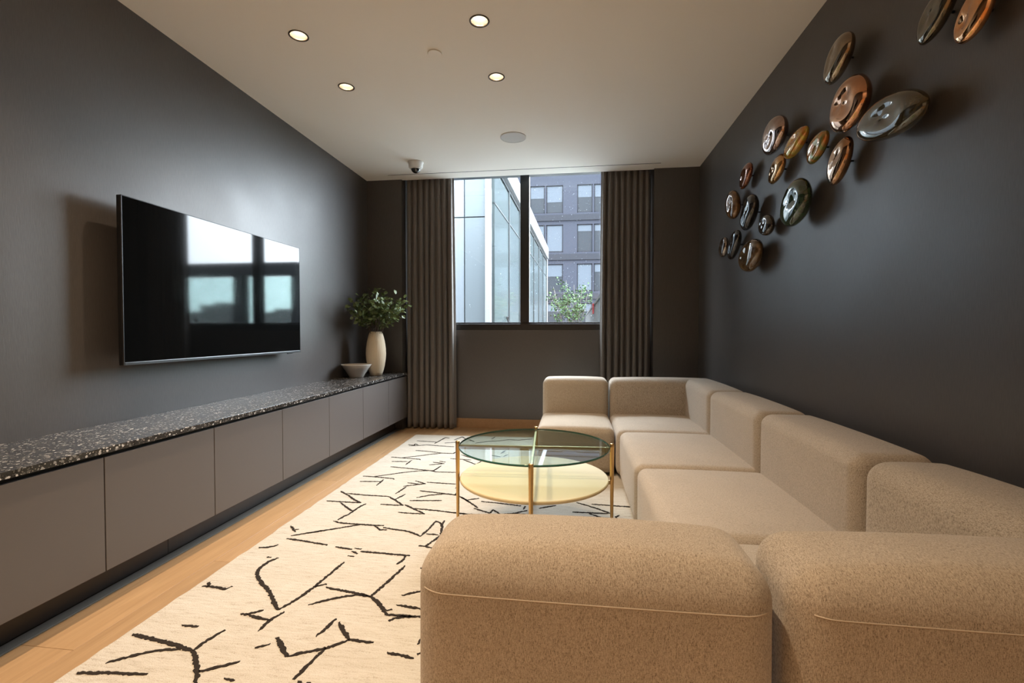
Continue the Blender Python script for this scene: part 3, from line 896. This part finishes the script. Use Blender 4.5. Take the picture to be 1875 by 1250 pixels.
# ================================================================== vase, branches, bowl
vs = thing('vase', (-2.080, 4.755, 0.660), 'tall sand-coloured ribbed ceramic vase on the countertop', 'vase')
prof = [(0.052, 0.0), (0.060, 0.004), (0.072, 0.04), (0.088, 0.10), (0.099, 0.17), (0.103, 0.23), (0.100, 0.29), (0.091, 0.36), (0.077, 0.42), (0.063, 0.458), (0.060, 0.465), (0.055, 0.465), (0.056, 0.45), (0.075, 0.40), (0.085, 0.3), (0.07, 0.05), (0.001, 0.02)]
link('body', lathe_mesh('vase_body', prof, 144, ripple=lambda a, z: 0.010 * (1 if (int(a / (2*pi) * 36 + 0.001) % 1 == 0) else 0) * cos(36 * a), close_bot=True), M['vase'], vs, smooth=True)

pt = thing('leafy_branches', (-2.080, 4.755, 0.70), 'bunch of round-leaved green branches standing in the vase', 'branches')
rnd = random.Random(21)
og = Vector((-2.080, 4.755, 0.70))
tips = []
for i in range(18):
    a = 2 * pi * i / 18 + rnd.uniform(-0.2, 0.2)
    rr = rnd.uniform(0.16, 0.36)
    tips.append(Vector((cos(a) * rr, sin(a) * rr * 0.85, rnd.uniform(0.52, 0.80))))
tips += [Vector((0.05, -0.02, 0.86)), Vector((-0.06, 0.06, 0.84)), Vector((0.34, -0.10, 0.66)), Vector((0.30, 0.10, 0.74)), Vector((-0.20, -0.20, 0.70)), Vector((0.18, 0.05, 0.58)), Vector((0.12, -0.20, 0.76)), Vector((-0.10, -0.16, 0.58))]
def leaf_into(V, F, pos, d, size, roll):
    d = d.normalized(); ref = Vector((0, 0, 1)) if abs(d.z) < 0.95 else Vector((1, 0, 0))
    s = d.cross(ref).normalized(); n = s.cross(d)
    s, n = s * cos(roll) + n * sin(roll), n * cos(roll) - s * sin(roll)
    b = len(V)
    for (l, w, k) in ((0, 0, 0), (0.3, 0.42, 0.06), (0.65, 0.48, 0.06), (1.0, 0.0, -0.08), (0.65, -0.48, 0.06), (0.3, -0.42, 0.06), (0.5, 0, -0.06)):
        V.append(tuple(pos + d * l * size + s * w * size + n * k * size))
    for i in range(6): F.append((b + i, b + (i+1) % 6, b + 6))
for tip in tips:
    wx = og.x + tip.x
    if wx < -2.28: tip.x = -2.28 - og.x + rnd.uniform(0, 0.03)
    base = Vector((rnd.uniform(-0.03, 0.03), rnd.uniform(-0.03, 0.03), 0.0))
    neck = Vector((tip.x * 0.10, tip.y * 0.10, 0.42))
    neck2 = Vector((tip.x * 0.30, tip.y * 0.30, 0.42 + (tip.z - 0.42) * 0.55))
    pts = []
    for k in range(13):
        s = k / 12
        p = base * (1-s)**3 + neck * 3 * s * (1-s)**2 + neck2 * 3 * s*s * (1-s) + tip * s**3
        pts.append(p)
    stem = link('stem', tube_mesh('stem', pts, [0.0028 - 0.0016 * k / 12 for k in range(13)], 6), M['stem'], pt, smooth=True)
    V, F = [], []
    for k in range(26):
        s = 0.62 + 0.38 * k / 25
        i = min(11, int(s * 12)); p = pts[i].lerp(pts[i+1], s * 12 - i)
        d = (pts[i+1] - pts[i]).normalized()
        a = k * 2.4 + rnd.uniform(-0.4, 0.4)
        u = d.cross(Vector((0, 0, 1))); u = u.normalized() if u.length > 1e-3 else Vector((1, 0, 0))
        v = d.cross(u)
        out = (u * cos(a) + v * sin(a)) * 0.9 + d * 0.4 + Vector((0, 0, rnd.uniform(-0.3, 0.2)))
        tw = out.normalized() * rnd.uniform(0.0, 0.055)
        q = p + tw
        if og.x + q.x < -2.315: continue
        leaf_into(V, F, q, out, rnd.uniform(0.034, 0.052), rnd.uniform(-1.0, 1.0))
    lf = link('leaves', pydata('leaves', V, F), M['leaf'], stem); lf['kind'] = 'stuff'

bw = thing('bowl', (-2.188, 4.522, 0.660), 'low flared grey-white ceramic bowl beside the vase', 'bowl')
prof = [(0.062, 0.0), (0.066, 0.003), (0.082, 0.030), (0.116, 0.082), (0.150, 0.129), (0.1505, 0.134), (0.146, 0.134), (0.110, 0.086), (0.076, 0.034), (0.05, 0.012), (0.001, 0.010)]
link('bowl_body', lathe_mesh('bowl_body', prof, 64, ripple=lambda a, z: 0.025 * (z / 0.134) * cos(4 * a + 0.6), close_bot=True), M['bowl'], bw, smooth=True)

# ================================================================== glass pebbles on the right wall
# key, y, z, semi-major, semi-minor, half thickness, angle in the wall plane, colours, metal, label
PEB = [
 ('a', 2.435, 2.417, 0.123, 0.076, 0.045, 151.6, (0.20, 0.15, 0.10), (0.30, 0.23, 0.15), 0.9, 'olive-brown glass pebble nearest the ceiling, standing alone'),
 ('b', 1.838, 2.233, 0.101, 0.055, 0.035, 148.4, (0.09, 0.075, 0.05), (0.17, 0.14, 0.09), 0.9, 'dark bronze glass pebble cut by the top edge of the photo'),
 ('c', 1.685, 2.137, 0.094, 0.058, 0.030, 129.9, (0.62, 0.28, 0.10), (0.72, 0.36, 0.15), 1.0, 'bright orange copper glass pebble at the top right'),
 ('d', 2.307, 2.144, 0.135, 0.105, 0.060, 163.6, (0.50, 0.24, 0.12), (0.58, 0.30, 0.16), 1.0, 'large copper mirror glass pebble above the olive one'),
 ('e', 2.043, 1.969, 0.199, 0.085, 0.055, -172.2, (0.035, 0.036, 0.020), (0.11, 0.085, 0.045), 0.35, 'largest pebble, long dark olive glass, rightmost of the main cluster'),
 ('f', 3.109, 2.332, 0.146, 0.097, 0.060, 171.8, (0.40, 0.28, 0.24), (0.48, 0.35, 0.30), 1.0, 'rosy mirror glass pebble above the small amber one'),
 ('g', 2.874, 2.193, 0.130, 0.061, 0.040, 166.6, (0.60, 0.22, 0.02), (0.55, 0.42, 0.04), 0.35, 'yellow amber glass pebble touching the rosy mirror pebble'),
 ('h', 2.643, 2.079, 0.107, 0.055, 0.035, 155.7, (0.60, 0.20, 0.03), (0.20, 0.24, 0.06), 0.35, 'orange and green swirled glass pebble between amber and brown ones'),
 ('i', 2.422, 1.930, 0.112, 0.066, 0.040, 126.5, (0.30, 0.16, 0.08), (0.42, 0.24, 0.13), 1.0, 'brown mirror glass pebble below the large copper one'),
 ('j', 3.134, 2.133, 0.114, 0.060, 0.035, 155.1, (0.52, 0.26, 0.08), (0.60, 0.36, 0.14), 0.8, 'small honey-coloured glass pebble below the rosy mirror one'),
 ('k', 3.671, 2.268, 0.120, 0.066, 0.035, 157.0, (0.20, 0.05, 0.02), (0.34, 0.12, 0.05), 0.6, 'small dark red-brown glass pebble above the far brown pair'),
 ('l', 3.878, 2.110, 0.115, 0.096, 0.055, 76.9, (0.14, 0.065, 0.025), (0.24, 0.12, 0.04), 0.3, 'round brown glass pebble left of the black one'),
 ('m', 3.535, 1.969, 0.139, 0.086, 0.055, 132.3, (0.006, 0.006, 0.008), (0.03, 0.035, 0.04), 0.2, 'glossy black glass pebble right of the round brown one'),
 ('n', 3.270, 1.818, 0.094, 0.069, 0.040, -176.7, (0.010, 0.009, 0.009), (0.09, 0.07, 0.05), 0.5, 'small round black glass pebble with silver rim beside the green one'),
 ('o', 2.819, 1.842, 0.146, 0.121, 0.060, 161.2, (0.016, 0.040, 0.024), (0.035, 0.070, 0.035), 0.0, 'large round bottle-green glass pebble'),
 ('p', 4.154, 1.831, 0.086, 0.074, 0.040, 144.7, (0.16, 0.13, 0.11), (0.34, 0.30, 0.27), 0.9, 'smallest silvery glass pebble, nearest the window'),
 ('q', 3.880, 1.803, 0.142, 0.068, 0.045, 139.3, (0.005, 0.005, 0.006), (0.02, 0.018, 0.016), 0.1, 'long black glass pebble beside the smallest silvery one'),
 ('r', 3.486, 1.654, 0.177, 0.107, 0.060, 173.7, (0.10, 0.055, 0.022), (0.17, 0.10, 0.04), 0.25, 'brown-olive glass pebble lowest on the wall'),
]
for idx, (key, y, z, A, B, T, ang, c1, c2, metal, lab) in enumerate(PEB):
    xc = XR - 0.018 - T
    t = thing('glass_pebble', (xc, y, z), lab, 'wall sculpture', 'glass pebbles on the right wall')
    rnd = random.Random(100 + idx)
    nr, na = 16, 56
    V, F = [], []
    ca, sa = cos(radians(ang)), sin(radians(ang))
    dip = rnd.uniform(0.22, 0.48); p1, p2 = rnd.uniform(0, 6), rnd.uniform(0, 6)
    dr, da = rnd.uniform(0.05, 0.25), rnd.uniform(0, 6)
    dents = [(rnd.uniform(0.35, 0.55), rnd.uniform(0, 6.28), rnd.uniform(0.10, 0.22)) for _ in range(2)]
    def surf(rr, a, side):
        wob = 1 + 0.035 * cos(2*a + p1) + 0.025 * cos(3*a + p2)
        u, v = A * rr * cos(a) * wob, B * rr * sin(a) * wob
        prof = (1 - rr**2.6) ** 0.5 if rr < 1 else 0
        h = T * prof
        if side > 0:
            du, dv = rr*cos(a) - dr*cos(da), rr*sin(a) - dr*sin(da)
            q = du*du + dv*dv
            h -= T * dip * exp(-q / 0.42) * (0.9 + 0.1 * cos(2*a + p2))
            for (r2, a2, d2) in dents:
                q2 = (rr*cos(a) - r2*cos(a2))**2 + (rr*sin(a) - r2*sin(a2))**2
                h -= T * d2 * exp(-q2 / 0.07) * (1 - rr**4)
        return (-h if side > 0 else h * 0.8, u * ca - v * sa, u * sa + v * ca)
    rings = [sin(pi/2 * i / nr) for i in range(1, nr + 1)]
    V.append(surf(0, 0, 1))
    for rr in rings:
        for k in range(na): V.append(surf(min(rr, 1.0), 2*pi*k/na, 1))
    for rr in reversed(rings[:-1]):
        for k in range(na): V.append(surf(rr, 2*pi*k/na, -1))
    V.append(surf(0, 0, -1))
    nR = 2 * nr - 1
    for k in range(na):
        F.append((0, 1 + k, 1 + (k+1) % na))
        for j in range(nR - 1):
            a_ = 1 + j*na; b_ = a_ + na
            F.append((a_+k, b_+k, b_+(k+1) % na, a_+(k+1) % na))
        F.append((1 + (nR-1)*na + k, len(V)-1, 1 + (nR-1)*na + (k+1) % na))
    bm = bmesh.new(); me = pydata('pebble', V, F); bm.from_mesh(me); me2 = from_bm(bm, 'pebble')
    link('pebble', me2, mat_pebble('pebble_glass_' + key, c1, c2, metal), t, smooth=True)
    m = tube_mesh('mounting_stud', [(T * 0.5, 0, 0), (XR - xc - 0.0005, 0, 0)], 0.005, 10)
    link('mounting_stud', m, M['silver'], t, smooth=True)

# ================================================================== outside the window
E = {}
E['ground'] = P('terrace_pavers', (0.165, 0.168, 0.166), 0.85, spec=0.03).m
E['panel'] = P('grey_cladding_panel', (0.0493, 0.0570, 0.0618), 0.6, spec=0.03).m
E['panel_light'] = P('pale_cladding_panel', (0.0630, 0.0709, 0.0788), 0.6, spec=0.03).m
E['white'] = P('white_coated_metal', (0.1240, 0.1279, 0.1320), 0.5, spec=0.03).m
E['fglass'] = P('pale_facade_glass', (0.0381, 0.0477, 0.0492), 0.08, spec=0.22).m
E['fmull'] = P('grey_facade_mullion', (0.0197, 0.0230, 0.0247), 0.5, spec=0.03).m
tb_ = P('charcoal_brick', (0.0153, 0.0161, 0.0208), 0.8, spec=0.03)
br = tb_.new('ShaderNodeTexBrick'); br.inputs['Scale'].default_value = 4.0
br.inputs['Color1'].default_value = (0.0078, 0.0086, 0.0120, 1); br.inputs['Color2'].default_value = (0.0100, 0.0110, 0.0152, 1); br.inputs['Mortar'].default_value = (0.0140, 0.0152, 0.020, 1)
tb_.link(tb_.coords((1, 1, 1)), br.inputs['Vector']); tb_.color(br.outputs['Color'])
E['brick'] = tb_.m
E['ledge'] = P('grey_ledge', (0.0102, 0.0109, 0.0133), 0.7, spec=0.03).m
E['wframe'] = P('dark_window_frame', (0.0075, 0.0080, 0.0100), 0.5, spec=0.03).m
E['wpane'] = P('far_window_glass', (0.0078, 0.0092, 0.0113), 0.35, spec=0.06).m
E['blind'] = P('pale_roller_blind', (0.0296, 0.0343, 0.0407), 0.8, spec=0.03).m
E['concrete'] = P('dark_grey_steel', (0.0117, 0.0130, 0.0141), 0.6, spec=0.03).m
E['fence'] = P('grey_fence_slat', (0.0284, 0.0310, 0.0323), 0.6, spec=0.03).m
E['red'] = P('red_sign_paint', (0.0775, 0.0055, 0.0083), 0.5, spec=0.03).m
E['bark'] = P('pale_bark', (0.0554, 0.0498, 0.0443), 0.9, spec=0.03).m
E['tleaf'] = mat_leaf('fresh_green_leaf', (0.020, 0.042, 0.015), (0.038, 0.066, 0.026), 0.7, 0.1)
E['green_glass'] = mat_glass('greenish_guard_glass', (0.72, 0.83, 0.81), 0.04)

g = box('ground', (-140, 160, 5.75, 260, -0.4, -0.05), E['ground'])
tag(g, 'pale terrace paving outside the window', 'terrace', kind='structure')

# wing wall facing the window, with the glazed side receding behind it
t = thing('cladding_wall', (-2.6, 7.3, -0.05), 'pale grey panel wall seen through the left pane', 'building')
og = (-2.6, 7.3, -0.05)
box('core', (-5.2, -1.36, 7.22, 7.45, -0.05, 4.6), E['fmull'], t, og)
zs = [-0.05, 2.895, 4.6]
xs_ = [-5.2, -3.4, -1.69, -1.362]
for zi in range(2):
    box('panel', (-5.2, -3.41, 7.195, 7.22, zs[zi] + 0.008, zs[zi+1] - 0.008), E['panel'], t, og, 0.003, 1)
    box('panel', (-3.39, -1.70, 7.195, 7.22, zs[zi] + 0.008, zs[zi+1] - 0.008), E['panel_light'], t, og, 0.003, 1)
    box('panel', (-1.685, -1.365, 7.195, 7.22, zs[zi] + 0.008, zs[zi+1] - 0.008), E['panel'], t, og, 0.003, 1)
box('corner_trim', (-1.362, -1.282, 7.16, 7.30, -0.05, 4.6), E['white'], t, og, 0.004, 1)

t = thing('glazed_wing', (-1.256, 7.50, -0.05), 'glass facade with a sloping-looking white roof edge running away from the window', 'building')
L = 10.27; t.rotation_euler.z = -math.atan(0.0228)
# local: y along the facade, x across
og = (0, 0, 0)
npan = 7
for i in range(npan):
    y0, y1 = L * i / npan, L * (i + 1) / npan
    box('glass_panel', (-0.06, -0.02, y0 + 0.03, y1 - 0.03, 0.05, 3.80), E['fglass'], t)
    box('facade_mullion', (-0.07, 0.0, y1 - 0.03, y1 + 0.03, 0.0, 3.84), E['fmull'], t)
    box('transom', (-0.065, -0.01, y0 + 0.03, y1 - 0.03, 3.23, 3.255), E['fmull'], t)
box('roof_edge', (-0.35, 0.06, 0.0, L + 0.06, 3.90, 4.30), E['white'], t, bevel=0.01)
box('shadow_gap', (-0.30, -0.01, 0.0, L, 3.84, 3.90), E['fmull'], t)
box('end_post', (-0.12, 0.03, L, L + 0.10, 0.0, 3.90), E['white'], t)
box('inner_wall', (-2.9, -2.8, 0.2, L - 0.1, 0.0, 3.9), E['panel_light'], t)
box('end_wall', (-2.9, -0.12, L - 0.05, L + 0.05, 0.0, 3.9), E['fmull'], t)
for (yy, zz) in ((1.10, 1.43), (5.77, 1.36)):
    pts = [(0.01 + 0.03 * sin(pi * k / 16) , yy + 0.075 * cos(pi * k / 16), zz - 0.085 * sin(pi * k / 16)) for k in range(17)]
    pts = pts + [(0.02, yy - 0.04, zz + 0.012), (0.02, yy + 0.04, zz + 0.012), pts[0]]
    link('pull_handle', tube_mesh('pull_handle', pts, 0.011, 8), E['concrete'], t, smooth=True)

# brick apartment block across the courtyard
BY = 38.0
t = thing('brick_building', (0, BY, -0.05), 'dark brick apartment block with rows of windows across the courtyard', 'building')
og = (0, BY, -0.05)
X00, X11, ZT = -13.5, 9.1, 14.6
P0, PER = -2.23, 3.78
cols = []
for k in range(-3, 3):
    cols += [(P0 + PER*k, P0 + PER*k + 1.34), (P0 + PER*k + 2.45, P0 + PER*k + 3.66)]
cols = [c for c in cols if c[0] > X00 + 0.2 and c[1] < X11 - 0.2]
rows = [(1.22 + 3.13 * r, 3.42 + 3.13 * r) for r in range(0, 4)]
bx_ = []
# piers and spandrels leave true openings
xs2 = [X00] + [v for c in cols for v in c] + [X11]
for i in range(0, len(xs2), 2): bx_.append((xs2[i], xs2[i+1], 0, 0.5, 0, ZT))
zs2 = [0.0] + [v for r in rows for v in r] + [ZT]
for (cx0, cx1) in cols:
    for i in range(0, len(zs2), 2): bx_.append((cx0, cx1, 0, 0.5, zs2[i], zs2[i+1]))
boxes('brick_wall', bx_, E['brick'], t)
box('rear_block', (X00, X11, 0.5, 9.0, 0, ZT), E['brick'], t)
for (z0, z1) in rows:
    box('ledge', (X00, X11, -0.10, 0.0, z0 - 0.62, z0 - 0.16), E['ledge'], t)
rnd = random.Random(2)
for (z0, z1) in rows:
    for (cx0, cx1) in cols:
        wmid = (cx0 + cx1) / 2; ww = cx1 - cx0; hh = z1 - z0
        f = boxes('window', [(-ww/2, -ww/2 + 0.07, 0, 0.08, 0, hh), (ww/2 - 0.07, ww/2, 0, 0.08, 0, hh), (-ww/2, ww/2, 0, 0.08, 0, 0.07), (-ww/2, ww/2, 0, 0.08, hh - 0.07, hh)], E['wframe'], t)
        f.location = (wmid, 0.06, z0)
        pn = box('pane', (-ww/2 + 0.05, ww/2 - 0.05, 0.05, 0.07, 0.05, hh - 0.05), E['wpane'], f)
        bh = rnd.choice([0.25, 0.45, 0.95, 0.95, 0.6, 0.3]) * hh
        box('blind', (-ww/2 + 0.06, ww/2 - 0.06, 0.03, 0.045, hh - bh, hh - 0.06), E['blind'], f)

# multi-stem tree
TO = Vector((-0.06, 12.6, -0.05))
t = thing('young_tree', TO, 'young multi-stem green tree in front of the brick building', 'tree')
rnd = random.Random(31)
V, F = [], []
trunk = None
for i in range(9):
    a = 2*pi*i/9 + rnd.uniform(-0.3, 0.3)
    rr = rnd.uniform(0.15, 0.55); top = rnd.uniform(1.9, 2.60)
    pts = []
    for k in range(11):
        s = k / 10
        pts.append(Vector((cos(a)*rr*s**1.4 + 0.02*sin(9*s+i), sin(a)*rr*s**1.4 + 0.02*cos(8*s+i), top*s)))
    link('stem', tube_mesh('stem', pts, [0.026 - 0.021*k/10 for k in range(11)], 6), E['bark'], t, smooth=True)
    for j in range(7):
        s = rnd.uniform(0.42, 0.97); k = min(9, int(s*10)); p = pts[k].lerp(pts[k+1], s*10-k)
        b2 = rnd.uniform(0, 2*pi); ln = rnd.uniform(0.14, 0.34)
        tip = p + Vector((cos(b2)*ln, sin(b2)*ln, ln*rnd.uniform(0.2, 0.8)))
        for q in range(26):
            c0 = p.lerp(tip, rnd.uniform(0.1, 1.1)) + Vector((rnd.gauss(0, 0.05), rnd.gauss(0, 0.05), rnd.gauss(0, 0.05)))
            c0.x = min(c0.x, 0.50)
            leaf_into(V, F, c0, Vector((rnd.uniform(-1, 1), rnd.uniform(-1, 1), rnd.uniform(-0.8, 0.4))), rnd.uniform(0.035, 0.065), rnd.uniform(-1.5, 1.5))
lf = link('foliage', pydata('foliage', V, F), E['tleaf'], t); lf['kind'] = 'stuff'

# slatted fence on the right of the courtyard, with a red sign
t = thing('slatted_fence', (0.60, 10.0, -0.05), 'grey slatted fence running away beyond the tree', 'fence')
for i in range(48):
    box('slat', (-0.02, 0.02, 0.30*i, 0.30*i + 0.16, 0.02, 1.93), E['fence'], t)
box('top_rail', (-0.04, 0.04, -0.05, 14.5, 1.93, 1.99), E['fence'], t)
box('bottom_rail', (0.02, 0.05, -0.05, 14.5, 0.25, 0.33), E['fence'], t)
s = box('warning_sign', (0.520, 0.552, 13.35, 13.75, 1.62, 1.90), E['red'], None, bevel=0.003)
tag(s, 'small red sign on the slatted fence outside', 'sign')

# steel pergola on the right, out of direct view but mirrored in the television
t = thing('pergola', (3.0, 9.0, -0.05), 'dark steel pergola frame on the terrace, mirrored in the television', 'pergola')
box('beam', (-1.95, 3.2, -0.12, 0.12, 2.32, 2.58), E['concrete'], t)
for xx in (-1.90, -0.62, 0.98, 2.9):
    box('post', (xx - 0.11, xx + 0.11, -0.10, 0.10, 0.0, 2.32), E['concrete'], t)
for k, (xa, xb) in enumerate(((-1.79, -0.73), (-0.51, 0.87), (1.09, 2.79))):
    box('guard_glass', (xa, xb, -0.012, 0.012, 0.1, 2.30), E['green_glass'], t)
# skyline
for k, (xx, yy, ww, hh) in enumerate(((60.0, 80, 5.0, 5.8), (66.5, 80, 3.5, 4.2), (48, 80, 6.5, 4.6), (41.5, 82, 4.0, 3.9))):
    t = thing('distant_building', (xx, yy, -0.05), 'distant office block on the skyline, %s' % ('tallest of the group', 'narrow one beside the tallest', 'broad lower one', 'lowest of the group')[k], 'building', 'skyline blocks')
    box('tower', (-ww/2, ww/2, -3, 3, 0, hh), E['concrete'], t)
    box('roof_plant', (-ww/4, ww/6, -1.5, 1.5, hh, hh + 0.6), E['concrete'], t)
